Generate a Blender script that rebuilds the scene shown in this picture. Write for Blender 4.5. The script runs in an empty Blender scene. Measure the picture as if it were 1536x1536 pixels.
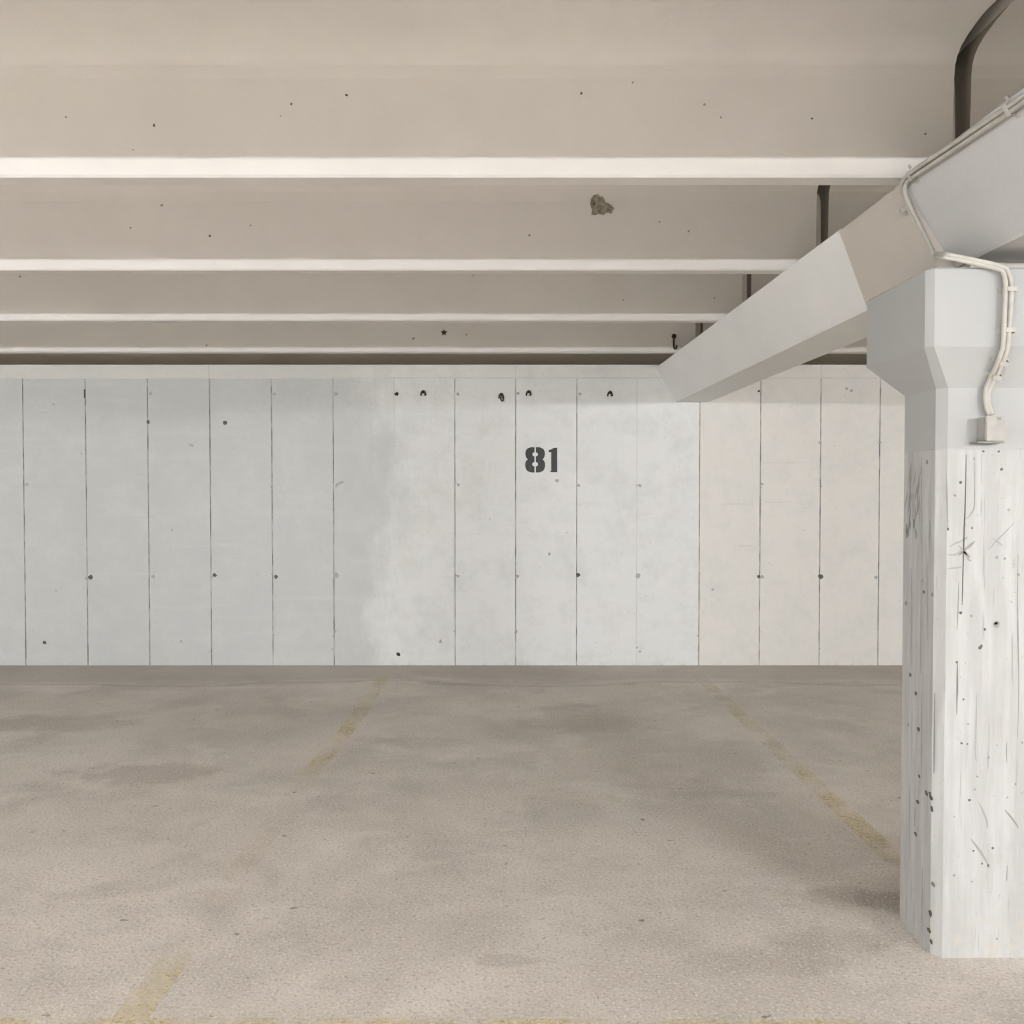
import bpy, bmesh, math, random
from mathutils import Vector
random.seed(7)
SC = bpy.context.scene
COL = SC.collection

# ------------------------------------------------------------------ camera model (pixel -> ray)
F = 1400.0
H = 1.45
PITCH = math.radians(1.35)
CP, SP = math.cos(PITCH), math.sin(PITCH)
EYE = Vector((0, 0, H))

def ray(px, py):
    u, v = (px - 768) / F, (768 - py) / F
    return Vector((u, CP + v * SP, -SP + v * CP))

def onY(px, py, Y):
    d = ray(px, py)
    return EYE + d * (Y / d.y)

def onX(px, py, X):
    d = ray(px, py)
    return EYE + d * (X / d.x)

def onZ(px, py, Z=0.0):
    d = ray(px, py)
    return EYE + d * ((Z - H) / d.z)

def onPlane(px, py, p0, n):
    d = ray(px, py)
    return EYE + d * ((p0 - EYE).dot(n) / d.dot(n))

YW = onZ(700, 998).y                       # back wall
cam = bpy.data.cameras.new('camera')
cam.sensor_width = 36
cam.lens = 36 * F / 1536
cam.clip_start = 0.05
co = bpy.data.objects.new('camera', cam)
COL.objects.link(co)
co.location = EYE
co.rotation_euler = (math.pi / 2 - PITCH, 0, 0)
SC.camera = co

# ------------------------------------------------------------------ materials
class NT:
    def __init__(s, name):
        s.m = bpy.data.materials.new(name)
        s.m.use_nodes = True
        s.t = s.m.node_tree
        s.b = s.t.nodes['Principled BSDF']
        s.pos = s.t.nodes.new('ShaderNodeNewGeometry').outputs['Position']
    def n(s, t, **kw):
        x = s.t.nodes.new(t)
        for k, v in kw.items():
            setattr(x, k, v)
        return x
    def link(s, a, b):
        s.t.links.new(a, b)
    def put(s, sock, v):
        if isinstance(v, bpy.types.NodeSocket):
            s.link(v, sock)
        else:
            sock.default_value = v
    def scale(s, v, sc):
        x = s.n('ShaderNodeVectorMath', operation='MULTIPLY')
        s.link(v, x.inputs[0])
        x.inputs[1].default_value = sc
        return x.outputs[0]
    def noise(s, sc=(1, 1, 1), scale=5, detail=4, rough=.55, dist=0):
        x = s.n('ShaderNodeTexNoise')
        s.link(s.scale(s.pos, sc), x.inputs['Vector'])
        x.inputs['Scale'].default_value = scale
        x.inputs['Detail'].default_value = detail
        x.inputs['Roughness'].default_value = rough
        x.inputs['Distortion'].default_value = dist
        return x.outputs['Fac']
    def rng(s, v, a, b, c=0.0, d=1.0, smooth=False):
        x = s.n('ShaderNodeMapRange')
        if smooth:
            x.interpolation_type = 'SMOOTHSTEP'
        s.put(x.inputs['Value'], v)
        x.inputs['From Min'].default_value = a
        x.inputs['From Max'].default_value = b
        x.inputs['To Min'].default_value = c
        x.inputs['To Max'].default_value = d
        return x.outputs['Result']
    def math(s, op, a, b=0.0):
        x = s.n('ShaderNodeMath', operation=op)
        s.put(x.inputs[0], a)
        s.put(x.inputs[1], b)
        return x.outputs[0]
    def axis(s, i):
        x = s.n('ShaderNodeSeparateXYZ')
        s.link(s.pos, x.inputs[0])
        return x.outputs[i]
    def mix(s, f, a, b):
        x = s.n('ShaderNodeMix', data_type='RGBA')
        s.put(x.inputs['Factor'], f)
        for k, v in ((6, a), (7, b)):
            if isinstance(v, bpy.types.NodeSocket):
                s.link(v, x.inputs[k])
            else:
                x.inputs[k].default_value = (*v, 1)
        return x.outputs[2]
    def bump(s, h, strength=.3, dist=.01, prev=None):
        x = s.n('ShaderNodeBump')
        s.put(x.inputs['Height'], h)
        x.inputs['Strength'].default_value = strength
        x.inputs['Distance'].default_value = dist
        if prev:
            s.link(prev, x.inputs['Normal'])
        return x.outputs[0]
    def done(s, col, rough=.85, nrm=None):
        s.put(s.b.inputs['Base Color'], col if isinstance(col, bpy.types.NodeSocket) else (*col, 1))
        s.b.inputs['Roughness'].default_value = rough
        s.b.inputs['Specular IOR Level'].default_value = .25
        if nrm:
            s.link(nrm, s.b.inputs['Normal'])
        return s.m

def m_plain(name, col, rough=.8, var=.06, sc=30):
    t = NT(name)
    c2 = tuple(v * (1 - var * 2) for v in col)
    c = t.mix(t.rng(t.noise(scale=sc), .35, .65), c2, col)
    return t.done(c, rough)

def m_concrete_paint(name, col, var=.07, speck=.12, bump=.25):
    """painted cast concrete: soft mottling, a few pores"""
    t = NT(name)
    lo = tuple(v * (1 - var) for v in col)
    c = t.mix(t.rng(t.noise(scale=1.6, detail=5), .3, .7), lo, col)
    c = t.mix(t.rng(t.noise(scale=9, detail=6), .45, .75, 0, .5), c, lo)
    pores = t.rng(t.noise(scale=70, detail=2), .70, .76, 0, speck)
    c = t.mix(pores, c, tuple(v * .45 for v in col))
    n = t.bump(t.noise(scale=45, detail=5), bump, .004)
    return t.done(c, .8, n)

def m_wall():
    t = NT('painted_wall')
    x, z = t.axis(0), t.axis(2)
    wob = t.noise(sc=(1, 1, .6), scale=1.7, detail=6, rough=.65)
    xw = t.math('ADD', x, t.rng(wob, .3, .7, -.45, .45))
    white = (.74, .748, .745)
    grey = (.545, .558, .553)
    c = t.mix(t.rng(xw, -1.35, -.75, 0, 1, True), grey, white)
    # blotchy re-painted area left of the number
    blot = t.rng(t.noise(sc=(1, 1, .7), scale=4.2, detail=7, rough=.7, dist=.6), .46, .66)
    near = t.math('MULTIPLY', t.rng(xw, -1.9, -1.3), t.rng(xw, -.75, -.55, 1, 0))
    c = t.mix(t.math('MULTIPLY', blot, t.math('MULTIPLY', near, .55)), c, (.63, .635, .61))
    # warmer paint right of one panel joint
    warm = t.rng(x, SEAM_WARM - .004, SEAM_WARM + .004)
    c = t.mix(warm, c, (.72, .70, .668))
    # beige cap strip above the cross joint
    c = t.mix(t.math('MULTIPLY', t.rng(z, ZCAP - .006, ZCAP + .006), .6), c, (.74, .725, .685))
    # drips and faint horizontal wipes
    wipe = t.rng(t.noise(sc=(.5, 1, 7), scale=2.2, detail=5), .56, .72, 0, .28)
    c = t.mix(wipe, c, (.66, .66, .64))
    mot = t.rng(t.noise(scale=5, detail=9, rough=.72), .46, .70, 0, .6)
    c = t.mix(mot, c, (.61, .618, .603))
    pores = t.rng(t.noise(scale=46, detail=2), .705, .75, 0, .5)
    c = t.mix(pores, c, (.42, .42, .40))
    # dirt right above the floor
    foot = t.math('MULTIPLY', t.rng(z, .0, .03, 1, 0), t.rng(t.noise(scale=20, detail=5), .48, .7, 0, .5))
    c = t.mix(foot, c, (.50, .49, .45))
    n = t.bump(t.noise(scale=26, detail=8, rough=.65), .7, .008)
    n = t.bump(t.noise(scale=3.5, detail=5), .25, .02, n)
    return t.done(c, .75, n)

def m_floor():
    t = NT('worn_floor')
    y = t.axis(1)
    base, dark, pale = (.68, .628, .572), (.52, .478, .43), (.75, .705, .65)
    c = t.mix(t.rng(t.noise(scale=.75, detail=7, rough=.62, dist=.3), .36, .62), dark, base)
    c = t.mix(t.rng(t.noise(scale=1.9, detail=8, rough=.68, dist=.3), .50, .68, 0, .6), c, (.43, .395, .355))
    c = t.mix(t.rng(t.noise(sc=(.8, 1, 1), scale=2.6, detail=7, rough=.66, dist=.5), .52, .70, 0, .6), c, pale)
    # oil and tyre stains
    c = t.mix(t.rng(t.noise(sc=(.8, 1.1, 1), scale=1.15, detail=6, rough=.6), .60, .72, 0, .5), c, (.33, .30, .265))
    x = t.axis(0)
    wob = t.rng(t.noise(scale=7, detail=6, rough=.65), .3, .7, -.7, .7)
    for px, py, rx, ry, k in ((1328, 1352, .13, .10, .55), (1275, 1345, .20, .10, .3), (75, 1085, .55, .22, .35), (215, 1160, .40, .20, .4), (1250, 1410, .22, .10, .3), (880, 1085, .45, .25, .25), (1160, 1440, .25, .10, .25), (770, 1440, .12, .04, .3)):
        p = onZ(px, py)
        dx = t.math('DIVIDE', t.math('SUBTRACT', x, p.x), rx)
        dy = t.math('DIVIDE', t.math('SUBTRACT', y, p.y), ry)
        d = t.math('ADD', t.math('ADD', t.math('MULTIPLY', dx, dx), t.math('MULTIPLY', dy, dy)), wob)
        c = t.mix(t.rng(d, .2, 1.3, k, 0, True), c, (.26, .222, .18))
    # aggregate grain: two sizes, pale and dark
    c = t.mix(t.rng(t.noise(scale=95, detail=3, rough=.7), .52, .66, 0, .75), c, (.80, .765, .71))
    c = t.mix(t.rng(t.noise(scale=80, detail=3, rough=.75), .55, .68, 0, .8), c, (.30, .27, .24))
    c = t.mix(t.rng(t.noise(scale=28, detail=5, rough=.7), .60, .70, 0, .5), c, (.34, .31, .275))
    c = t.mix(t.rng(t.noise(sc=(1, 1.4, 1), scale=15, detail=4), .685, .73, 0, .8), c, (.20, .18, .16))
    # dirty strip along the wall
    ed = t.math('ADD', y, t.rng(t.noise(sc=(.3, 1, 1), scale=2.5), .3, .7, -.15, .15))
    c = t.mix(t.rng(ed, YW - .72, YW - .55, 0, .38), c, (.36, .325, .285))
    ln = t.math('MULTIPLY', t.rng(ed, YW - .80, YW - .76), t.rng(ed, YW - .74, YW - .68, 1, 0))
    c = t.mix(t.math('MULTIPLY', ln, .35), c, (.27, .245, .21))
    n = t.bump(t.noise(scale=80, detail=4), .5, .005)
    n = t.bump(t.noise(scale=9, detail=5), .25, .01, n)
    return t.done(c, .82, n)

def m_shaft():
    """board-marked column: whiter coat below a straight paint edge, grey coat above"""
    t = NT('column_paint')
    z = t.axis(2)
    upper = (.395, .397, .393)
    low = t.mix(t.rng(t.noise(sc=(1, 1, .12), scale=26, detail=4), .42, .64), (.41, .406, .398), (.47, .471, .468))
    low = t.mix(t.rng(t.noise(scale=7, detail=7, rough=.7), .55, .72, 0, .4), low, (.36, .35, .335))
    low = t.mix(t.rng(t.noise(sc=(1, 1, .05), scale=75, detail=2), .66, .72, 0, .45), low, (.23, .23, .225))
    low = t.mix(t.rng(t.noise(scale=62, detail=2), .70, .745, 0, .8), low, (.34, .33, .31))
    foot = t.math('MULTIPLY', t.rng(z, .05, .22, 1, 0), t.rng(t.noise(scale=22, detail=5), .50, .62, 0, .75))
    low = t.mix(foot, low, (.47, .45, .40))
    c = t.mix(t.rng(z, ZPAINT - .002, ZPAINT + .002), low, upper)
    h = t.math('MULTIPLY', t.noise(sc=(1, 1, .06), scale=42, detail=3), t.rng(z, ZPAINT - .002, ZPAINT + .002, 1, .2))
    n = t.bump(h, .45, .008)
    n = t.bump(t.noise(scale=60, detail=4), .2, .003, n)
    return t.done(c, .75, n)

def m_worn_paint(name, wear, soft=.6, top=.55):
    """flaking road paint; wear lists (y, amount left) along the line"""
    t = NT(name)
    y = t.axis(1)
    r = t.n('ShaderNodeValToRGB')
    lo, hi = wear[0][0], wear[-1][0]
    t.link(t.rng(y, lo, hi), r.inputs[0])
    el = r.color_ramp.elements
    while len(el) < len(wear):
        el.new(.5)
    for e, (q, v) in zip(el, wear):
        e.position = (q - lo) / (hi - lo)
        e.color = (v, v, v, 1)
    patch = t.rng(t.noise(sc=(1, .7, 1), scale=4.5, detail=5, rough=.65), .40, .60, .0, 1)
    g = t.rng(t.noise(scale=75, detail=5, rough=.7), .38, .62, .1, 1)
    al = t.math('MULTIPLY', t.math('MULTIPLY', t.math('MULTIPLY', patch, g), r.outputs[0]), top)
    t.link(al, t.b.inputs['Alpha'])
    return t.done((.80, .70, .42), .8)

def m_emit(name, col, st):
    m = bpy.data.materials.new(name)
    m.use_nodes = True
    t = m.node_tree
    t.nodes.clear()
    e = t.nodes.new('ShaderNodeEmission')
    o = t.nodes.new('ShaderNodeOutputMaterial')
    e.inputs[0].default_value = (*col, 1)
    e.inputs[1].default_value = st
    t.links.new(e.outputs[0], o.inputs[0])
    return m

# ------------------------------------------------------------------ mesh helpers
def link_mesh(name, bm, mats, parent=None, smooth=False):
    bmesh.ops.recalc_face_normals(bm, faces=bm.faces)
    me = bpy.data.meshes.new(name)
    bm.to_mesh(me)
    bm.free()
    for m in (mats if isinstance(mats, (list, tuple)) else [mats]):
        me.materials.append(m)
    if smooth:
        for p in me.polygons:
            p.use_smooth = True
    o = bpy.data.objects.new(name, me)
    COL.objects.link(o)
    if parent:
        o.parent = parent
        o.matrix_parent_inverse = parent.matrix_world.inverted()
        o.matrix_parent_inverse.translation = -parent.location
    return o

def empty(name, loc):
    o = bpy.data.objects.new(name, None)
    o.empty_display_size = .1
    o.location = loc
    COL.objects.link(o)
    return o

def tag(o, label, cat, group=None):
    o['label'] = label
    o['category'] = cat
    if group:
        o['group'] = group
    return o

def structure(o):
    o['kind'] = 'structure'
    return o

def box(bm, a, b, mi=0, bevel=0):
    a, b = Vector(a), Vector(b)
    g = bmesh.ops.create_cube(bm, size=1)
    for v in g['verts']:
        v.co = Vector((a.x + (v.co.x + .5) * (b.x - a.x), a.y + (v.co.y + .5) * (b.y - a.y), a.z + (v.co.z + .5) * (b.z - a.z)))
    fs = {f for v in g['verts'] for f in v.link_faces}
    for f in fs:
        f.material_index = mi
    if bevel:
        es = list({e for v in g['verts'] for e in v.link_edges})
        r = bmesh.ops.bevel(bm, geom=es, offset=bevel, segments=2, affect='EDGES')
        for f in r['faces']:
            f.material_index = mi

def loft(bm, rings, mi=0, caps=True):
    """rings: equal-length closed loops of points, joined by quads"""
    vs = [[bm.verts.new(p) for p in r] for r in rings]
    n = len(vs[0])
    for a, b in zip(vs, vs[1:]):
        for i in range(n):
            f = bm.faces.new((a[i], a[(i + 1) % n], b[(i + 1) % n], b[i]))
            f.material_index = mi
    if caps:
        bm.faces.new(vs[0][::-1]).material_index = mi
        bm.faces.new(vs[-1]).material_index = mi

def smooth_path(pts, n=6):
    """Catmull-Rom through the points"""
    P = [pts[0] * 2 - pts[1]] + list(pts) + [pts[-1] * 2 - pts[-2]]
    out = []
    for i in range(1, len(P) - 2):
        p0, p1, p2, p3 = P[i - 1:i + 3]
        for k in range(n):
            t = k / n
            out.append(.5 * ((2 * p1) + (p2 - p0) * t + (2 * p0 - 5 * p1 + 4 * p2 - p3) * t * t + (3 * p1 - p0 - 3 * p2 + p3) * t ** 3))
    out.append(pts[-1].copy())
    return out

def tube(bm, pts, r, seg=10):
    rings = []
    nrm = None
    for i, p in enumerate(pts):
        d = (pts[min(i + 1, len(pts) - 1)] - pts[max(i - 1, 0)]).normalized()
        if nrm is None:
            nrm = d.orthogonal().normalized()
        nrm = (nrm - d * nrm.dot(d)).normalized()
        b = d.cross(nrm)
        rings.append([p + (nrm * math.cos(2 * math.pi * k / seg) + b * math.sin(2 * math.pi * k / seg)) * r for k in range(seg)])
    loft(bm, rings)

def slab_poly(bm, pts, depth, mi=0):
    """flat outline extruded along the vector depth"""
    loft(bm, [pts, [p + depth for p in pts]], mi)

def ribbon(bm, pts, w, n, mi=1, lift=.0006, taper=True):
    """thin scratch lying on a face with normal n"""
    L = len(pts)
    rows = []
    for i, p in enumerate(pts):
        d = (pts[min(i + 1, L - 1)] - pts[max(i - 1, 0)]).normalized()
        s = d.cross(n).normalized()
        ww = w * (.35 + .65 * math.sin(math.pi * (i + .5) / L)) if taper else w
        rows.append((bm.verts.new(p + s * ww / 2 + n * lift), bm.verts.new(p - s * ww / 2 + n * lift)))
    for a, b in zip(rows, rows[1:]):
        bm.faces.new((a[0], a[1], b[1], b[0])).material_index = mi

def blot(bm, c, r, n, mi=1, lift=.0008, seg=9, jag=.3, st=(1, 1)):
    """small flat irregular pit mark on a face with normal n"""
    a = n.orthogonal().normalized() if abs(n.z) > .9 else Vector((0, 0, 1)).cross(n).normalized()
    b = n.cross(a)
    vs = []
    for k in range(seg):
        q = r * (1 + random.uniform(-jag, jag))
        t = 2 * math.pi * k / seg
        vs.append(bm.verts.new(c + a * math.cos(t) * q * st[0] + b * math.sin(t) * q * st[1] + n * lift))
    bm.faces.new(vs).material_index = mi

def lump(bm, c, r, n, mi=0, st=(1, 1, .6), jag=.35, sub=2):
    """irregular small lump half sunk in a surface with normal n"""
    g = bmesh.ops.create_icosphere(bm, subdivisions=sub, radius=1)
    a = Vector((0, 0, 1)).cross(n).normalized()
    b = n.cross(a)
    for v in g['verts']:
        q = r * (1 + random.uniform(-jag, jag))
        v.co = c + a * v.co.x * q * st[0] + b * v.co.y * q * st[1] + n * v.co.z * q * st[2]
    for f in {f for v in g['verts'] for f in v.link_faces}:
        f.material_index = mi

# ------------------------------------------------------------------ key dimensions
ZTOP = onY(700, 547, YW).z                 # top of the back wall
ZCAP = onY(700, 567, YW).z                 # cross joint
SEAM_WARM = onY(1049, 783, YW).x
ZPAINT = 1.575
ZRIB = 2.464
ZFL = 2.894                                 # slab underside
RIB_Y0, RIB_S = 3.048, 1.279
XL, XR, YB = -9.5, 9.5, -18.0
SK = .02                                   # the beam line runs 2% out of square
def sx(x_at_wall, Y):
    return x_at_wall + SK * (YW - Y)

M_WALL = m_wall()
M_FLOOR = m_floor()
M_SHAFT = m_shaft()
M_CEIL = m_concrete_paint('ceiling_paint', (.725, .70, .675))
M_CEIL2 = m_concrete_paint('shaded_ceiling_paint', (.62, .592, .56))  # ceiling paint darkened: shade beyond the beam is in the colour
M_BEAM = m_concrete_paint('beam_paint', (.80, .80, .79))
M_BEAM2 = m_concrete_paint('dimmed_beam_paint', (.555, .557, .555))  # darker copy of the beam paint, weaker light on this length painted in
M_HEAD = m_concrete_paint('shaded_joint_concrete', (.545, .505, .46))  # tan tone carries the shading of the joint in its colour
M_CAP = m_concrete_paint('capital_paint', (.395, .397, .393), var=.03, speck=.05, bump=.12)
M_GAP_SHADE = m_concrete_paint('gap_shade_concrete', (.29, .265, .22), var=.12)  # dark tone paints the shade inside the gap between the spans
M_RECESS = m_concrete_paint('recess_concrete', (.62, .575, .50), var=.12)
M_SEAM = m_plain('joint_dirt', (.52, .52, .50), sc=9, var=.3)
M_SEAM2 = m_plain('joint_faint', (.68, .68, .66), sc=9)
M_PIT = m_plain('pit_dark', (.13, .12, .11))
M_MARK = m_plain('scuff_grey', (.28, .275, .26), sc=40)
M_SOFT = m_plain('scuff_pale', (.35, .343, .33), sc=40)
M_STENCIL = m_plain('stencil_grey', (.085, .09, .095), sc=60, var=.1)
M_RUST = m_plain('rusty_steel', (.07, .05, .035), sc=80, var=.2)
M_SPALL = m_plain('spalled_concrete', (.36, .33, .26), sc=60, var=.25)
M_PIPE = m_plain('conduit_cream', (.47, .45, .41), .45)
M_BOX = m_plain('box_cream', (.385, .37, .345), .5)
M_HOUS = m_plain('lamp_housing', (.8, .8, .8), .5)

# ------------------------------------------------------------------ setting
bm = bmesh.new()
box(bm, (XL, YB, -.2), (XR, YW + 1.2, 0))
structure(link_mesh('floor', bm, M_FLOOR))

def heightfield_wall():
    bm = bmesh.new()
    g = .0042
    # measured joints: (pixel x half-way up, shade, reaches the top strip, only upper part)
    seams = [(-54, 1, 0, 0), (36.5, 1, 0, 0), (130, 1, 0, 0), (223, 1, 0, 0), (316, 1, 1, 0), (408.5, 1, 0, 0), (500.5, 1, 0, 0),
             (591.5, 2, 0, 1), (682.5, 1, 0, 0), (773.5, 1, 1, 0), (865, 1, 0, 0), (955, 2, 0, 0), (1049, 1, 0, 0),
             (1140, 1, 0, 0), (1230, 1, 1, 0), (1318.5, 1, 0, 0), (1410, 1, 0, 0), (1500, 1, 0, 0)]
    sx_ = [(onY(p, 783, YW).x, a, b, c) for p, a, b, c in seams]
    k = .5
    x = sx_[0][0] - k
    while x > XL + .3:
        sx_.insert(0, (x, 1, 0, 0)); x -= k
    x = sx_[-1][0] + k
    while x < XR - .3:
        sx_.append((x, 1, 0, 0)); x += k
    xs = [XL]
    cols = []
    for s in sx_:
        cols.append(None); xs.append(s[0] - g)
        cols.append(s); xs.append(s[0] + g)
    cols.append(None); xs.append(XR)
    zmid = onY(591, 655, YW).z
    zs = [0, zmid, ZCAP - .004, ZCAP + .004, ZTOP]
    def cell(i, j):
        s = cols[i]
        if j == 2:
            return .003, 2
        if s is None:
            return 0, 0
        if j == 3:
            return (.003, 2) if s[2] else (0, 0)
        if s[3] and j == 0:
            return 0, 0
        return (.005 if s[1] == 1 else .003), s[1]
    nx, nz = len(cols), 4
    D = [[cell(i, j) for j in range(nz)] for i in range(nx)]
    def quad(p, mi):
        bm.faces.new([bm.verts.new(q) for q in p]).material_index = mi
    for i in range(nx):
        for j in range(nz):
            d, mi = D[i][j]
            y = YW + d
            quad([(xs[i], y, zs[j]), (xs[i + 1], y, zs[j]), (xs[i + 1], y, zs[j + 1]), (xs[i], y, zs[j + 1])], mi)
            if i + 1 < nx and D[i + 1][j][0] != d:
                y2 = YW + D[i + 1][j][0]
                quad([(xs[i + 1], y, zs[j]), (xs[i + 1], y2, zs[j]), (xs[i + 1], y2, zs[j + 1]), (xs[i + 1], y, zs[j + 1])], max(mi, D[i + 1][j][1]))
            if j + 1 < nz and D[i][j + 1][0] != d:
                y2 = YW + D[i][j + 1][0]
                quad([(xs[i], y, zs[j + 1]), (xs[i], y2, zs[j + 1]), (xs[i + 1], y2, zs[j + 1]), (xs[i + 1], y, zs[j + 1])], max(mi, D[i][j + 1][1]))
    # body of the wall, ledge and the recess above it
    quad([(XL, YW, ZTOP), (XR, YW, ZTOP), (XR, YW + .5, ZTOP), (XL, YW + .5, ZTOP)], 3)
    quad([(XL, YW + .5, ZTOP), (XR, YW + .5, ZTOP), (XR, YW + .5, ZFL), (XL, YW + .5, ZFL)], 3)
    quad([(XL, YW + 1.0, 0), (XR, YW + 1.0, 0), (XR, YW + 1.0, ZFL), (XL, YW + 1.0, ZFL)], 3)
    bmesh.ops.remove_doubles(bm, verts=bm.verts, dist=1e-5)
    N = Vector((0, -1, 0))
    # tie holes beside the joints and stray pits
    for px, py, r, mi in [(136, 866, 4.2, 4), (130, 868, 3, 5), (230, 865, 3, 5), (322, 863, 3.2, 4), (414, 865, 3, 4), (504, 863, 4, 5), (338, 634, 3.3, 4),
                          (67, 964, 2.6, 4), (40, 727, 2.6, 5), (226, 590, 3, 5), (222, 633, 2.5, 4), (412, 591, 3, 5), (504, 591, 3, 5), (80, 607, 2, 5), (122, 680, 2, 5),
                          (687, 727, 2.4, 5), (687, 864, 2.6, 5), (776, 864, 2.6, 5), (868, 728, 2.4, 5), (867, 863, 3, 4), (960, 728, 2.4, 5), (957, 863, 4, 5), (836, 721, 2.6, 5),
                          (824, 831, 2.2, 5), (661, 962, 2.4, 5), (687, 591, 2.4, 5), (777, 590, 2.6, 5), (870, 591, 2.4, 5), (1143, 865, 3, 5), (1138, 865, 2.6, 4), (1231, 865, 3.6, 4),
                          (1314, 866, 2.6, 5), (1138, 587, 2, 4), (1230, 664, 2.3, 5), (1270, 583, 2, 5), (1277, 586, 2.6, 5), (1320, 664, 2.4, 5), (1143, 726, 2.2, 5), (1069, 884, 2, 5),
                          (288, 668, 2.2, 5), (285, 667, 2, 5), (84, 886, 2, 5), (258, 795, 1.8, 5), (272, 962, 2, 5), (960, 977, 2.2, 5), (502, 947, 2.6, 5), (774, 948, 2.6, 5)]:
        blot(bm, onY(px, py, YW), r * YW / F, N, mi, .0012)
    for py in (728, 863, 950, 975):
        for px in (773.5, 955, 1049, 1140, 1230, 682.5, 500.5, 408.5, 316):
            if random.random() < .6:
                blot(bm, onY(px + random.uniform(-2, 2), py + random.uniform(-4, 4), YW), .008, N, 5, .0011)
    # crescent scar on the joint left of the number
    arc = [onY(504 + 14 * (1 - math.cos(t)), 731 - 8 * math.sin(t), YW) for t in [k * 1.4 / 6 for k in range(7)]]
    ribbon(bm, arc, .022, N, 5, .0014)
    # dark open length of one joint
    ribbon(bm, [onY(127, y, YW) for y in (584, 590, 597)], .014, N, 4, .0012, False)
    # faint wiped streaks on the warm panels
    for a, b, y in ((1072, 1130, 756), (1146, 1188, 753), (1105, 1128, 819), (1145, 1210, 694)):
        ribbon(bm, [onY(a + (b - a) * k / 6, y, YW) for k in range(7)], .014, N, 6, .0009)
    return structure(link_mesh('wall_back', bm, [M_WALL, M_SEAM, M_SEAM2, M_RECESS, M_PIT, m_plain('tie_hole_grey', (.43, .43, .415)), m_plain('wiped_streak', (.70, .675, .635))]))
heightfield_wall()

for nm, a, b in (('wall_left', (XL - .2, YB, 0), (XL, YW + 1, ZFL)), ('wall_right', (XR, YB, 0), (XR + .2, YW + 1, ZFL)),
                 ('wall_front', (XL, YB - .2, 0), (XR, YB, ZFL))):
    bm = bmesh.new()
    box(bm, a, b)
    structure(link_mesh(nm, bm, M_BEAM))

# the end line of the ribs and the gap to the neighbouring span
def xend(Y):
    return 1.424 - SK * (Y - RIB_Y0)
GAP = .055
bm = bmesh.new()
y0, y1 = YB, YW + 1.0
for s in (0, 1):
    if s == 0:
        q = [(XL, y0), (xend(y0), y0), (xend(y1), y1), (XL, y1)]
    else:
        q = [(xend(y0) + GAP, y0), (XR, y0), (XR, y1), (xend(y1) + GAP, y1)]
    loft(bm, [[Vector((x, y, ZFL)) for x, y in q], [Vector((x, y, ZFL + .1)) for x, y in q]], 2 * s)
box(bm, (XL, y0, ZFL + .1), (XR, y1, ZFL + .2), 1)
structure(link_mesh('ceiling', bm, [M_CEIL, M_GAP_SHADE, M_CEIL2]))

# ------------------------------------------------------------------ ribs
BT = 2.464                                  # beam top
def beam_left_top(Y):
    return sx(1.1825, Y)
RW = .09
PROFILE = [(0, 0)]
def rib_profile(z0):
    """half-turn section: (dy, z), front side first from the bottom"""
    f = [(0.008, z0), (0, z0 + .008), (-.004, z0 + .10), (-.010, 2.775), (-.016, 2.815), (-.030, 2.838), (-.055, 2.857), (-.10, 2.873), (-.17, 2.886), (-.25, ZFL)]
    b = [(RW + .25, ZFL), (RW + .17, 2.886), (RW + .10, 2.873), (RW + .055, 2.857), (RW + .03, 2.838), (RW + .016, 2.815), (RW + .01, 2.775), (RW + .004, z0 + .10), (RW, z0 + .008), (RW - .008, z0)]
    return f + b

def face_y(Y, z):
    return Y - .004 - .006 * (z - 2.564) / .211

def on_rib(px, py, Y, off=0.0):
    p = onY(px, py, Y)
    return onY(px, py, face_y(Y, p.z) - off)

def make_rib(Y, side, marks=()):
    bm = bmesh.new()
    xe = xend(Y)
    stations = [(XL, ZRIB), (xe, ZRIB)] if side < 0 else [(xe + GAP, ZRIB), (XR, ZRIB)]
    rings = []
    for x, z0 in stations:
        skew = 0 if side < 0 else 0
        rings.append([Vector((x, Y + dy, z)) for dy, z in rib_profile(z0)])
    loft(bm, rings, 0, False)
    bmesh.ops.delete(bm, geom=[f for f in bm.faces if all(v.co.z > ZFL - 1e-4 for v in f.verts)], context='FACES_ONLY')
    for ring in rings:
        bm.faces.new([bm.verts.new(p) for p in ring]).material_index = 3      # end faces darkened to paint in the gap's shade
    N = Vector((0, -1, 0))
    for px, py, r, mi in marks:
        blot(bm, on_rib(px, py, Y), r * Y / F, N, mi, .0012)
    o = link_mesh('ceiling_rib', bm, [M_CEIL if side < 0 else M_CEIL2, M_PIT, M_MARK, M_GAP_SHADE])
    for p in o.data.polygons:
        p.use_smooth = p.center.z > 2.82 and len(p.vertices) == 4
    return o

G_RIB = 'white concrete ribs across the ceiling'
marks1 = [(231, 188, 2.2, 1), (99, 176, 1.5, 2), (437, 156, 2, 1), (520, 143, 2, 1), (872, 140, 2, 1), (1057, 157, 2, 2), (1081, 176, 1.6, 2), (1218, 178, 1.6, 1), (1388, 201, 2, 2), (421, 174, 1.2, 2),
          (1288, 101, 3, 2), (949, 124, 1.5, 2), (786, 95, 1.5, 2), (200, 225, 1.2, 2)]
marks2 = [(243, 308, 2, 2), (315, 354, 1.8, 1), (196, 342, 1.6, 2), (794, 353, 2, 2), (376, 338, 1.4, 2), (1033, 347, 1.6, 2), (989, 333, 1.4, 2)]
marks3 = [(30, 415, 1.6, 2), (935, 450, 1.2, 2), (710, 413, 1.2, 2), (1072, 447, 1.2, 2)]
marks4 = [(620, 508, 2, 2), (700, 502, 1.4, 2), (310, 518, 1.4, 2)]
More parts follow.
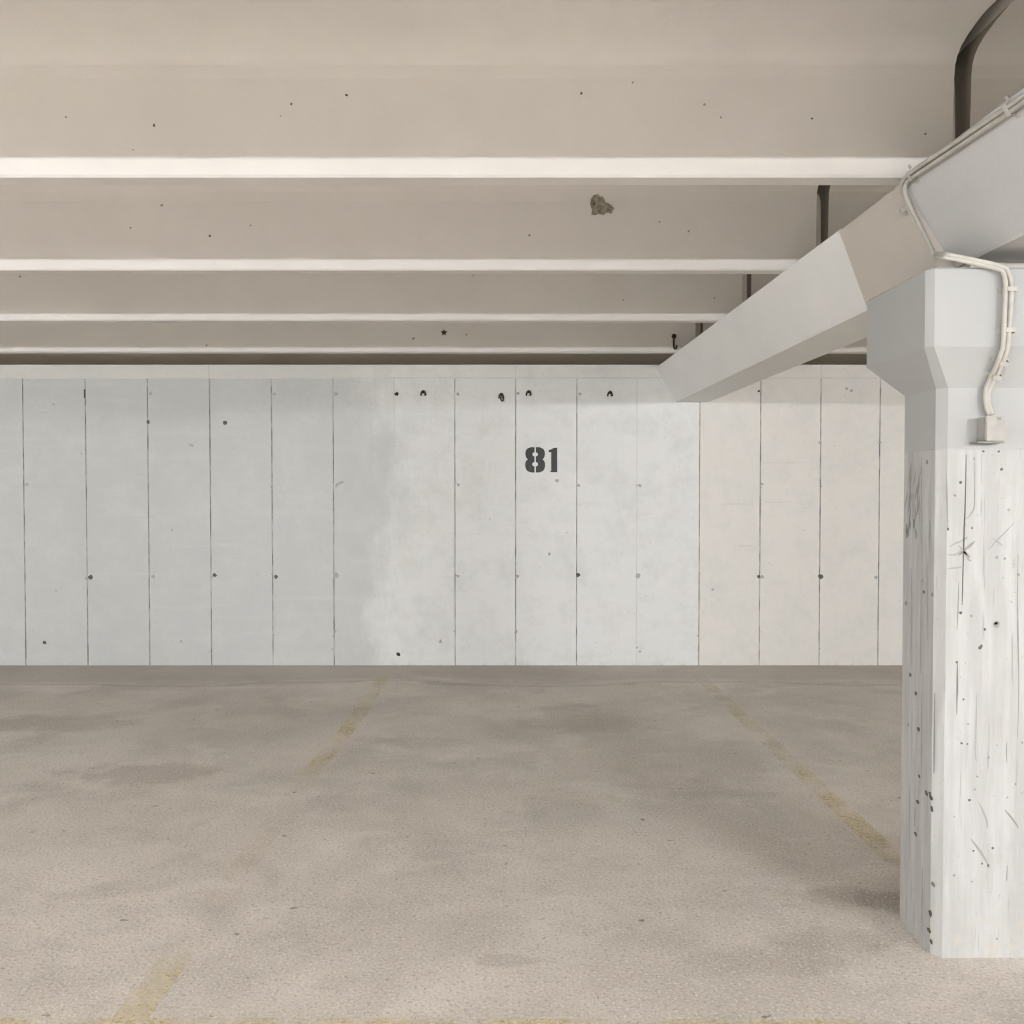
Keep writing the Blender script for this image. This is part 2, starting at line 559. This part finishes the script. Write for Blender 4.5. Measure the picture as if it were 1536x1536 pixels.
left_labels = ['white concrete ceiling rib nearest the camera, with the widest bright lower edge',
               'second white ceiling rib from the camera, with a broken grey patch in its face',
               'third white ceiling rib from the camera, between the patched rib and the last',
               'farthest white ceiling rib, nearest the back wall, with a rusty hook']
right_labels = ['shaded end of the ceiling rib above the conduit at the top right corner',
                'shaded rib end seen over the beam, to the right of the patched rib',
                'small dark rib end seen over the beam, right of the third rib',
                'tiny dark rib end seen over the beam, right of the farthest rib']
ribs = []
for k in range(4):
    Y = RIB_Y0 + RIB_S * k
    o = make_rib(Y, -1, (marks1, marks2, marks3, marks4)[k])
    tag(o, left_labels[k], 'ceiling rib', G_RIB)
    ribs.append(o)
    tag(make_rib(Y, 1), right_labels[k], 'ceiling rib', 'ceiling ribs beyond the beam')
hid = {}
for k in range(1, 17):
    Y = RIB_Y0 - RIB_S * k
    for s in (-1, 1):
        o = make_rib(Y, s)
        tag(o, 'white concrete ceiling rib overhead behind the camera, outside the picture', 'ceiling rib', 'ceiling ribs behind the camera')

NY = Vector((0, -1, 0))
# broken patch on the second rib
Y = RIB_Y0 + RIB_S
bm = bmesh.new()
pts = [(886, 300), (890, 294), (897, 292), (900, 297), (904, 295), (908, 304), (916, 308), (921, 313), (917, 321), (910, 319), (905, 323), (898, 321), (893, 323), (887, 323), (888, 314), (885, 307)]
slab_poly(bm, [on_rib(x, y, Y, -.003) for x, y in pts], Vector((0, -.009, 0)))
for px, py, r in ((896, 298, 4), (906, 313, 5), (912, 316, 4), (893, 317, 4), (901, 318, 4), (899, 308, 3)):
    lump(bm, on_rib(px, py, Y, .005), r * Y / F, NY, 0, (1.2, .7, .35), .3)
blot(bm, on_rib(891, 306, Y, .013), 2.8 * Y / F, NY, 1, .002)
link_mesh('spalled_patch', bm, [M_SPALL, M_PIT], ribs[1])['label'] = 'broken grey brown concrete patch with a dark hole'
# star shaped pit and rusty hook on the last rib
Y = RIB_Y0 + RIB_S * 3
bm = bmesh.new()
st = []
for k in range(10):
    r = (5.2 if k % 2 == 0 else 2.6) * Y / F
    t = math.pi * k / 5 + .3
    st.append(on_rib(666, 499, Y, -.002) + Vector((math.cos(t) * r, 0, math.sin(t) * r)))
slab_poly(bm, st, Vector((0, -.006, 0)))
link_mesh('anchor_scar', bm, M_RUST, ribs[3])['label'] = 'dark star shaped anchor scar'
bm = bmesh.new()
tube(bm, smooth_path([onY(1011, 503, Y + .01), onY(1011, 505, Y - .03), onY(1010.5, 512, Y - .03), onY(1011, 521, Y - .025), onY(1014, 523, Y - .025), onY(1015, 518, Y - .02)]), .007, 8)
lump(bm, onY(1011, 504, Y - .008), .017, NY, 0, (1, 1, .6), .3)
link_mesh('rusty_hook', bm, M_RUST, ribs[3])['label'] = 'rusty bent steel hook'

# ------------------------------------------------------------------ main beam line and column
BB = 2.172
def beam_ring(Y, out=0.0, zb=BB, inset=0.0):
    c = .008
    xl, xr = sx(1.1825, Y) - out, sx(1.7825, Y) + out
    bl, br = sx(1.342, Y) - inset, sx(1.6225, Y) + inset
    pts = [(xl + .012, BT), (xl, BT - .012), (bl, zb + c), (bl + c, zb), (br - c, zb), (br, zb + c), (xr, BT - .012), (xr - .012, BT)]
    return [Vector((x, Y, z)) for x, z in pts]
YJ0, YJ1 = 3.055, 3.645                     # joint block between the two beam lengths
bm = bmesh.new()
loft(bm, [beam_ring(YJ1), beam_ring(YW - .001)])
fb = link_mesh('concrete_beam', bm, M_BEAM)
tag(fb, 'pale concrete beam running from the column head back to the wall', 'beam', 'concrete beams over the column')
bm = bmesh.new()
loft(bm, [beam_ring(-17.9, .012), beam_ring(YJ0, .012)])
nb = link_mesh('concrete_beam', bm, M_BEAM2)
tag(nb, 'grey concrete beam at the upper right, in front of the column, with conduit along its top edge', 'beam', 'concrete beams over the column')

CX0, CX1, CY0, CY1 = 1.307, 1.845, 2.86, 3.125
OV = .07
ZC0, ZC1, ZC2 = 1.762, 1.877, 2.112
col = empty('concrete_column', ((CX0 + CX1) / 2, (CY0 + CY1) / 2, 0))
tag(col, 'white painted concrete column with a flared head at the right', 'column')
def col_ring(z, ov, ch):
    x0, x1, a, b = CX0 - ov, CX1 + ov, CY0 - ov, CY1 + ov * 2.2
    return [Vector((x, y, z)) for x, y in [(x0 + ch, a), (x1 - ch, a), (x1, a + ch), (x1, b - .012), (x1 - .012, b), (x0 + .012, b), (x0, b - .012), (x0, a + ch)]]
bm = bmesh.new()
loft(bm, [col_ring(0, 0, .026), col_ring(ZC0, 0, .026)])
FRONT, LEFT = Vector((0, -1, 0)), Vector((-1, 0, 0))
def fp(px, py):
    return onY(px, py, CY0)
def lp(px, py):
    return onX(px, py, CX0)
# marks measured on the front face
def line_f(pts, w, mi, sm=True):
    P = [fp(*p) for p in pts]
    ribbon(bm, smooth_path(P, 5) if sm and len(P) > 2 else P, w, FRONT, mi)
line_f([(1449, 682), (1448.5, 720), (1447.5, 760), (1447, 775), (1446, 800), (1444.5, 850), (1443.5, 890), (1443, 908)], .0045, 1)
line_f([(1462, 684), (1462, 720), (1461.5, 758), (1458, 768), (1453, 775), (1448, 778)], .0035, 2)
line_f([(1420, 710), (1420.5, 750), (1421.5, 795)], .0045, 2)
line_f([(1438, 872), (1437, 910), (1435.5, 945)], .0035, 2)
line_f([(1436, 992), (1435.5, 1030), (1435, 1072)], .004, 1)
line_f([(1465, 1040), (1464, 1090), (1463, 1130), (1465, 1142)], .0045, 3)
line_f([(1527, 830), (1526, 890), (1527, 960), (1528, 1035), (1526, 1110)], .0035, 2)
line_f([(1519, 950), (1518.5, 990), (1519, 1030)], .003, 3)
line_f([(1510, 1113), (1509.5, 1128), (1510, 1145)], .004, 2)
line_f([(1511, 1298), (1510, 1315), (1509.5, 1322)], .004, 2)
line_f([(1456, 1258), (1465, 1270), (1474, 1283), (1485, 1302)], .008, 3)
line_f([(1467, 1202), (1474, 1216), (1480, 1232), (1481, 1242)], .006, 3)
line_f([(1507, 1215), (1515, 1224), (1524, 1236), (1527, 1242)], .006, 2)
line_f([(1482, 825), (1495, 811), (1508, 798), (1521, 784)], .0045, 3)
line_f([(1488, 807), (1498, 814), (1505, 818)], .004, 3)
line_f([(1421, 832), (1432, 832), (1440, 828), (1447, 822)], .006, 3)
line_f([(1421, 853), (1432, 852), (1446, 850)], .005, 3)
line_f([(1424, 820), (1433, 815), (1441, 812), (1452, 805)], .006, 3)
line_f([(1438, 818), (1446, 828), (1452, 838), (1457, 842)], .008, 3)
line_f([(1444, 826), (1453, 820), (1462, 812)], .009, 2)
line_f([(1438, 833), (1446, 828), (1455, 836)], .008, 2)
for px, py, r, mi in [(1441, 724, 2.4, 1), (1502, 704, 2.2, 1), (1475, 677, 1.8, 1), (1498, 677, 1.8, 1), (1422, 794, 2, 1), (1441, 919, 2.4, 1), (1457, 924, 2.2, 2), (1495, 937, 4.6, 2),
                      (1494, 935, 2.4, 1), (1477, 944, 2, 1), (1435, 993, 1.8, 1), (1495, 836, 2, 2), (1507, 838, 2, 2), (1513, 765, 2.6, 3), (1527, 862, 2.4, 2), (1432, 743, 2, 2),
                      (1454, 1200, 2.2, 1), (1460, 1276, 1.8, 1), (1489, 1272, 1.8, 1), (1482, 1298, 2, 1), (1473, 1295, 1.5, 1), (1431, 1313, 1.8, 2), (1442, 1115, 1.8, 1), (1452, 1086, 1.5, 2),
                      (1483, 1136, 1.8, 2), (1445, 1049, 1.5, 1), (1533, 1114, 1.8, 2), (1523, 1176, 1.8, 2), (1466, 1165, 1.6, 2), (1511, 1196, 1.4, 2), (1462, 1184, 2.4, 3), (1495, 1408, 1.8, 2),
                      (1458, 792, 1.4, 1), (1448, 787, 1.4, 2), (1449, 808, 1.4, 2), (1495, 1118, 1.4, 2), (1431, 1225, 1.2, 2), (1458, 1322, 1.4, 2), (1451, 1116, 1.4, 1), (1461, 688, 1.5, 2)]:
    blot(bm, fp(px, py), r * CY0 / F, FRONT, mi, .001)
line_f([(1467, 972), (1470, 971.5), (1473, 967)], .010, 1)
# scratches and board marks on the left face
def line_l(pts, w, mi):
    P = [lp(*p) for p in pts]
    ribbon(bm, smooth_path(P, 4) if len(P) > 2 else P, w, LEFT, mi)
for k in range(26):
    x = random.uniform(1360, 1383)
    y = random.uniform(688, 775)
    line_l([(x, y), (x - 1.0, y + 10), (x - 2 - random.random() * 2, y + random.uniform(18, 34))], .0055, random.choice((2, 3, 3, 3)))
for k in range(6):
    x = random.uniform(1358, 1374); y = random.uniform(775, 795)
    line_l([(x, y), (x + 1.5, y + 6), (x + 1, y + 14)], .012, 2)
for x, a, b, mi in ((1383, 684, 840, 3), (1382, 870, 1010, 3), (1368, 850, 1000, 3), (1392, 845, 960, 3), (1383, 1040, 1190, 3), (1365, 1180, 1290, 3), (1402, 1040, 1160, 3), (1395, 780, 830, 3), (1373, 1210, 1240, 2), (1384, 1300, 1390, 3)):
    line_l([(x, a), (x - .5, (a + b) / 2), (x - 1, b)], .008, mi)
for px, py, r, mi in [(1366, 1013, 3, 1), (1386, 888, 2.4, 1), (1399, 892, 2.4, 2), (1360, 905, 3, 2), (1384, 871, 2, 2), (1378, 1094, 3.4, 1), (1379, 1164, 2.4, 1), (1377, 1203, 3, 1), (1374, 1251, 3, 1),
                      (1397, 1197, 3.4, 1), (1398, 1213, 3.2, 1), (1395, 1190, 2.4, 1), (1390, 1190, 3, 1), (1396, 1370, 4, 1), (1394, 1396, 3.4, 1), (1400, 1327, 3, 2), (1363, 1087, 2.4, 2), (1374, 1040, 2.6, 1), (1397, 1412, 3, 1), (1391, 693, 3, 2)]:
    blot(bm, lp(px, py), r * CY0 / F, LEFT, mi, .001, st=(1.8, 1.2))
shaft = link_mesh('shaft', bm, [M_SHAFT, M_PIT, M_MARK, M_SOFT], col)
bm = bmesh.new()
loft(bm, [col_ring(ZC0, 0, .026), col_ring(ZC1, OV, .020), col_ring(ZC2 - .006, OV, .020), col_ring(ZC2, OV - .006, .016)])
link_mesh('capital', bm, M_CAP, col)
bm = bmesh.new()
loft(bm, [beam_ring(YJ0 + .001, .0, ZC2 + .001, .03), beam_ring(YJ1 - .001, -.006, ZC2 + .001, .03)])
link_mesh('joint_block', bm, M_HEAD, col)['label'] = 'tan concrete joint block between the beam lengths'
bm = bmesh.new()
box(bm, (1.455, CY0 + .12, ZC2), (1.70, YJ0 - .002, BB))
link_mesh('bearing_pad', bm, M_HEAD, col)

# ------------------------------------------------------------------ conduit and junction box
# near beam left face as a plane
ring0, ring1 = beam_ring(0, .012), beam_ring(3, .012)
p0 = ring1[1]
NF = (ring0[1] - ring1[1]).cross(ring1[2] - ring1[1]).normalized()
if NF.x > 0:
    NF = -NF
def onB(px, py, off):
    return onPlane(px, py, p0 + NF * off, NF)
YC = CY0 - OV
cond = empty('electrical_conduit', onB(1380, 340, .0))
tag(cond, 'cream conduit run along the beam and down the column head to the junction box', 'conduit')
R1 = .0072
def pipe(pts, r, n=5):
    bm = bmesh.new()
    tube(bm, smooth_path(pts, n), r, 10)
    return link_mesh('pipe', bm, M_PIPE, cond, True)
o1 = .012
boxx, boxz = onY(1490, 642, CY0 - .03).x, onY(1490, 642, CY0 - .03).z
zt = onY(1484, 625, CY0 - .025)
ZB = CY0 - .020
pA = [onB(1600, 93, o1), onB(1536, 143, o1), onB(1450, 202, o1), onB(1376, 252, o1), onB(1356, 269, o1), onB(1352, 282, o1), onB(1356, 296, o1), onB(1366, 320, o1),
      onB(1382, 350, o1), onB(1396, 376, o1), onB(1402, 384, o1 + .004), onY(1411, 386, 2.80), onY(1430, 388, YC - .020), onY(1465, 396, YC - .020), onY(1498, 404, YC - .020),
      onY(1505, 410, YC - .020), onY(1508, 425, YC - .020), onY(1507, 460, YC - .020), onY(1505, 515, YC - .020), onY(1502, 528, YC - .018), onY(1496, 545, 2.795), onY(1488, 562, 2.822), onY(1480, 580, ZB), onY(1478, 595, ZB),
      onY(1480, 612, ZB), onY(1482.5, 622, CY0 - .016)]
pipe(pA, R1)
pB = [onB(1600, 104, o1), onB(1536, 153, o1), onB(1450, 212, o1), onB(1384, 256, o1), onB(1366, 268, o1), onB(1359, 277, o1), onB(1358, 291, o1 + .016), onB(1368, 315, o1 + .016),
      onB(1384, 347, o1 + .016), onB(1398, 374, o1 + .016), onB(1404, 381, o1 + .018), onY(1416, 381, 2.795), onY(1432, 384, YC - .022), onY(1466, 391, YC - .022), onY(1503, 400, YC - .022),
      onY(1512, 408, YC - .022), onY(1517, 425, YC - .020), onY(1516, 460, YC - .020), onY(1512, 515, YC - .020), onY(1509, 530, YC - .018), onY(1503, 547, 2.795), onY(1494, 566, 2.822), onY(1485, 582, ZB), onY(1482, 595, ZB),
      onY(1485, 612, ZB), onY(1487.5, 622, CY0 - .016)]
pipe(pB, R1)
def clip_at(c, along, n, half, hh=.018):
    """saddle clip: a strap across the pipes with two feet"""
    bm = bmesh.new()
    along = along.normalized()
    side = along.cross(n).normalized()
    w, t = .0065, .003
    prof = [(-half - .012, 0), (-half, 0), (-half * .8, hh), (half * .8, hh), (half, 0), (half + .012, 0)]
    prof2 = [(s, h + t) for s, h in prof]
    loop = prof + prof2[::-1]
    rings = []
    for e in (-w, w):
        rings.append([c + along * e + side * s + n * h for s, h in loop])
    loft(bm, rings)
    for s in (-half - .007, half + .007):
        lump(bm, c + side * s + n * t, .0032, n, 0, (1, 1, .8), .02, 1)
    link_mesh('clip', bm, M_PIPE, cond)
for px, py, q, h in ((1519, 160, (1450, 207), .020), (1371, 260, (1450, 207), .019), (1363, 309, (1384, 350), .012), (1400, 379, (1384, 350), .012)):
    c = onB(px, py, .001)
    clip_at(c, onB(*q, .001) - c, NF, h, .018 if px > 1500 or py < 270 else .030)
for px, py in ((1511, 436), (1509, 497)):
    c = onY(px, py, YC)
    clip_at(c, Vector((0, 0, 1)), FRONT, .018, .026)
nsl = Vector((0, -(ZC1 - ZC0), -OV)).normalized()
def onS(px, py, off=.001):
    return onPlane(px, py, Vector((1.5, YC, ZC1)) + nsl * off, nsl)
for px, py in ((1500, 540), (1490, 561)):
    c = onS(px, py)
    clip_at(c, onS(1484, 575) - onS(1503, 534), nsl, .016, .026)

bx = empty('junction_box', (boxx, CY0, boxz))
tag(bx, 'small cream junction box on the column front below the conduit', 'junction box')
a = onY(1477, 661, CY0 - .05)
b = onY(1505, 625, CY0 - .05)
bm = bmesh.new()
box(bm, (a.x, CY0 - .046, a.z), (b.x, CY0 - .0005, b.z), 0, .003)
link_mesh('box_body', bm, M_BOX, bx)
bm = bmesh.new()
box(bm, (a.x - .001, CY0 - .060, a.z - .001), (b.x + .001, CY0 - .0465, b.z + .001), 0, .0025)
link_mesh('cover', bm, M_BOX, bx)
bm = bmesh.new()
c = onY(1499, 628, CY0 - .0605)
box(bm, (c.x - .006, CY0 - .0612, c.z - .004), (c.x + .006, CY0 - .0601, c.z + .004))
link_mesh('rating_plate', bm, M_MARK, bx)['label'] = 'tiny grey rectangle on the cover'
bm = bmesh.new()
box(bm, (a.x - .022, CY0 - .052, a.z - .0075), (b.x + .004, CY0 - .0005, a.z - .0025), 0, .001)
link_mesh('bottom_flange', bm, M_MARK, bx)

# ------------------------------------------------------------------ stencilled number
num = empty('bay_number', onY(812, 690, YW - .001))
tag(num, 'dark grey stencilled number 81 painted on the back wall', 'number')
def zpx(x, y):
    return onY(560 + x / 3.84, 540 + y / 3.84, YW - .0004)
half = [(928, 502), (905, 503), (886, 511), (878, 524), (876, 540), (878, 556), (883, 566), (890, 572), (881, 580), (876, 592), (875, 610), (878, 626), (886, 639), (904, 647), (928, 648),
        (928, 613), (919, 610), (914, 600), (919, 591), (928, 587), (928, 555), (919, 552), (915, 543), (919, 535), (928, 531)]
def digit(polys):
    bm = bmesh.new()
    for P in polys:
        slab_poly(bm, [zpx(*p) for p in P], Vector((0, -.0012, 0)))
    return link_mesh('digit', bm, M_STENCIL, num)
digit([half, [(1864 - x, y) for x, y in half][::-1]])
digit([[(1059, 506), (1038, 506), (1028, 513), (1010, 520), (1010, 532), (1025, 530), (1025, 640), (1018, 642), (1018, 646), (1059, 646)]])

# ------------------------------------------------------------------ anchor stubs on the wall
anchors = [(595, 591, 'short dark anchor stub high on the back wall, leftmost of the row above the 81', 0),
           (635, 590, 'dark arched anchor stub high on the back wall, second from the left in its row', 1),
           (752, 594, 'largest dark anchor stub with hanging loop, on the back wall above the 81', 2),
           (793, 590, 'dark arched anchor stub high on the back wall, straight above the 8', 1),
           (915, 591, 'dark arched anchor stub high on the back wall, nearest the beam', 1),
           (597, 981, 'round dark plug low on the back wall, just above the floor', 3)]
for px, py, lab, kind in anchors:
    s = YW / F
    bm = bmesh.new()
    c = onY(px, py, YW)
    def q(dx, dy, o):
        return c + Vector((dx * s, -o, -dy * s))
    if kind in (1, 2):
        tube(bm, smooth_path([q(-3.6, 3.5, .004), q(-2.8, -1, .012), q(-.3, -3.4, .016), q(2, -2, .014), q(3.6, 3, .004)], 4), .0065, 7)
        lump(bm, q(.3, -1.2, .004), .012, NY, 0, (1, .7, .6))
        lump(bm, q(2.2, 2.6, .003), .009, NY, 0, (1.1, .6, .6))
    if kind == 2:
        tube(bm, smooth_path([q(0, -1, .01), q(-1.2, 4, .014), q(.8, 7.5, .014), q(3, 6, .014), q(2.4, 1, .012)], 4), .0055, 7)
    if kind == 0:
        lump(bm, c, .017, NY, 0, (1, .9, .6), .3)
        lump(bm, q(-1.5, 1, .006), .010, NY, 0, (1, .8, .8), .3)
    if kind == 3:
        lump(bm, c, .015, NY, 0, (1, 1, .4), .15)
        lump(bm, q(1.8, 1.5, .002), .010, NY, 0, (1, 1, .5), .2)
    o = link_mesh('anchor_stub', bm, M_RUST)
    tag(o, lab, 'anchor', 'dark anchor stubs on the back wall')

# ------------------------------------------------------------------ painted lines
def floor_line(name, centre, w, mat, label):
    bm = bmesh.new()
    P = [onZ(*p) for p in centre]
    for v in P:
        v.z = 0
    P = smooth_path(P, 6)
    ribbon(bm, P, w, Vector((0, 0, 1)), 0, .0012, False)
    g = bm.faces[:]
    r = bmesh.ops.extrude_face_region(bm, geom=g)
    for v in r['geom']:
        if isinstance(v, bmesh.types.BMVert):
            v.co.z = .0004
    o = link_mesh(name, bm, mat)
    return tag(o, label, 'parking line', 'faded yellow bay lines')
floor_line('parking_line', [(580, 1008), (528, 1085), (462, 1165), (335, 1342), (238, 1470), (196, 1527)], .10, m_worn_paint('worn_yellow_left', [(2.4, .4), (2.6, 1.0), (2.75, 1.0), (2.95, .05), (3.2, .05), (3.35, .55), (3.7, .2), (4.4, .12), (4.8, .75), (6.2, .75), (7.0, .6), (7.7, .3)]), 'faded yellow bay line left of the 81, running from the wall towards the camera')
floor_line('parking_line', [(1045, 1010), (1078, 1042), (1168, 1126), (1253, 1205), (1333, 1280), (1480, 1418)], .10, m_worn_paint('worn_yellow_right', [(2.4, .3), (3.6, .7), (4.3, .9), (5.2, .7), (6.2, .6), (7.0, .35), (7.7, .15)]), 'faded yellow bay line that ends behind the column')
floor_line('parking_line', [(-400, 1534), (0, 1533), (400, 1533), (800, 1534), (1300, 1535)], .035, m_worn_paint('worn_yellow_front', [(2.0, .8), (3.0, .8)]), 'worn yellow cross line at the very bottom edge of the picture')

# ------------------------------------------------------------------ lamps of the aisle behind the camera, plus added unseen fill lamps
LAMP_E = m_emit('tube_light', (.95, .98, 1.0), 110)
FILL_FAR = m_emit('fill_light_far', (.95, .98, 1.0), 55)  # added unseen fill row, evens the light from column to wall
LAMP_N = m_emit('tube_light_right', (.97, .985, .99), 285)
LAMP_L = m_emit('tube_light_left', (.95, .98, 1.0), 240)
FILL_BAY = m_emit('fill_light_bay', (.98, .985, .97), 60)  # added unseen fill lamp, brightens the column's left face
def tube_lamp(x, y, z, length, label, mat=None):
    t = empty('tube_lamp', (x, y, z))
    tag(t, label, 'lamp', 'tube lamps over the aisle behind the camera')
    bm = bmesh.new()
    box(bm, (x - length / 2, y - .05, z + .035), (x + length / 2, y + .05, z + .075), 0, .006)
    link_mesh('lamp_housing', bm, M_HOUS, t)
    bm = bmesh.new()
    tube(bm, [Vector((x - length / 2 + .04, y, z)), Vector((x + length / 2 - .04, y, z))], .022, 12)
    link_mesh('tube', bm, mat or LAMP_E, t, True)
    for s in (-1, 1):
        bm = bmesh.new()
        box(bm, (x + s * (length / 2 - .02) - .018, y - .025, z - .028), (x + s * (length / 2 - .02) + .018, y + .025, z + .036), 0, .004)
        link_mesh('end_cap', bm, M_HOUS, t)
        bm = bmesh.new()
        tube(bm, [Vector((x + s * length * .3, y, z + .07)), Vector((x + s * length * .3, y, ZFL))], .006, 6)
        link_mesh('hanger_rod', bm, M_HOUS, t)
LY, LZ = -2.7, 2.235
for x, ln, lab in ((.1, 1.6, 'tube lamp over the aisle behind the camera, left of the beam'), (4.0, 1.6, 'tube lamp over the aisle behind the camera, right of the beam'),
                   (-3.7, 1.6, 'tube lamp over the aisle far left behind the camera'), (7.8, 1.6, 'tube lamp over the aisle far right behind the camera'),
                   (-7.5, 1.6, 'tube lamp over the aisle by the left side wall')):
    tube_lamp(x, LY, LZ, ln, lab, LAMP_N if x > 1 else LAMP_L if x < -1 else None)
for x, lab in ((-5.6, 'added unseen fill lamp of the farther row behind the camera, leftmost'), (-1.8, 'added unseen fill lamp of the farther row behind the camera, second from the left'),
               (3.0, 'added unseen fill lamp of the farther row behind the camera, right of the beam'), (6.8, 'added unseen fill lamp of the farther row behind the camera, rightmost')):
    tube_lamp(x, LY - 6.5, LZ, 1.6, lab, FILL_FAR)
tube_lamp(-7.6, .4, LZ, 1.6, 'added unseen fill lamp over the parking bays to the left, outside the picture', FILL_BAY)

# ------------------------------------------------------------------ world and colour management
w = bpy.data.worlds.new('world')
w.use_nodes = True
w.node_tree.nodes['Background'].inputs[0].default_value = (.9, .95, 1, 1)
w.node_tree.nodes['Background'].inputs[1].default_value = .3
SC.world = w
vs = SC.view_settings
vs.view_transform = 'Standard'
vs.look = 'None'
vs.gamma = 1
vs.use_curve_mapping = False
vs.exposure = 1.60
SC.cycles.max_bounces = 14
SC.cycles.diffuse_bounces = 10
SC.cycles.transparent_max_bounces = 8
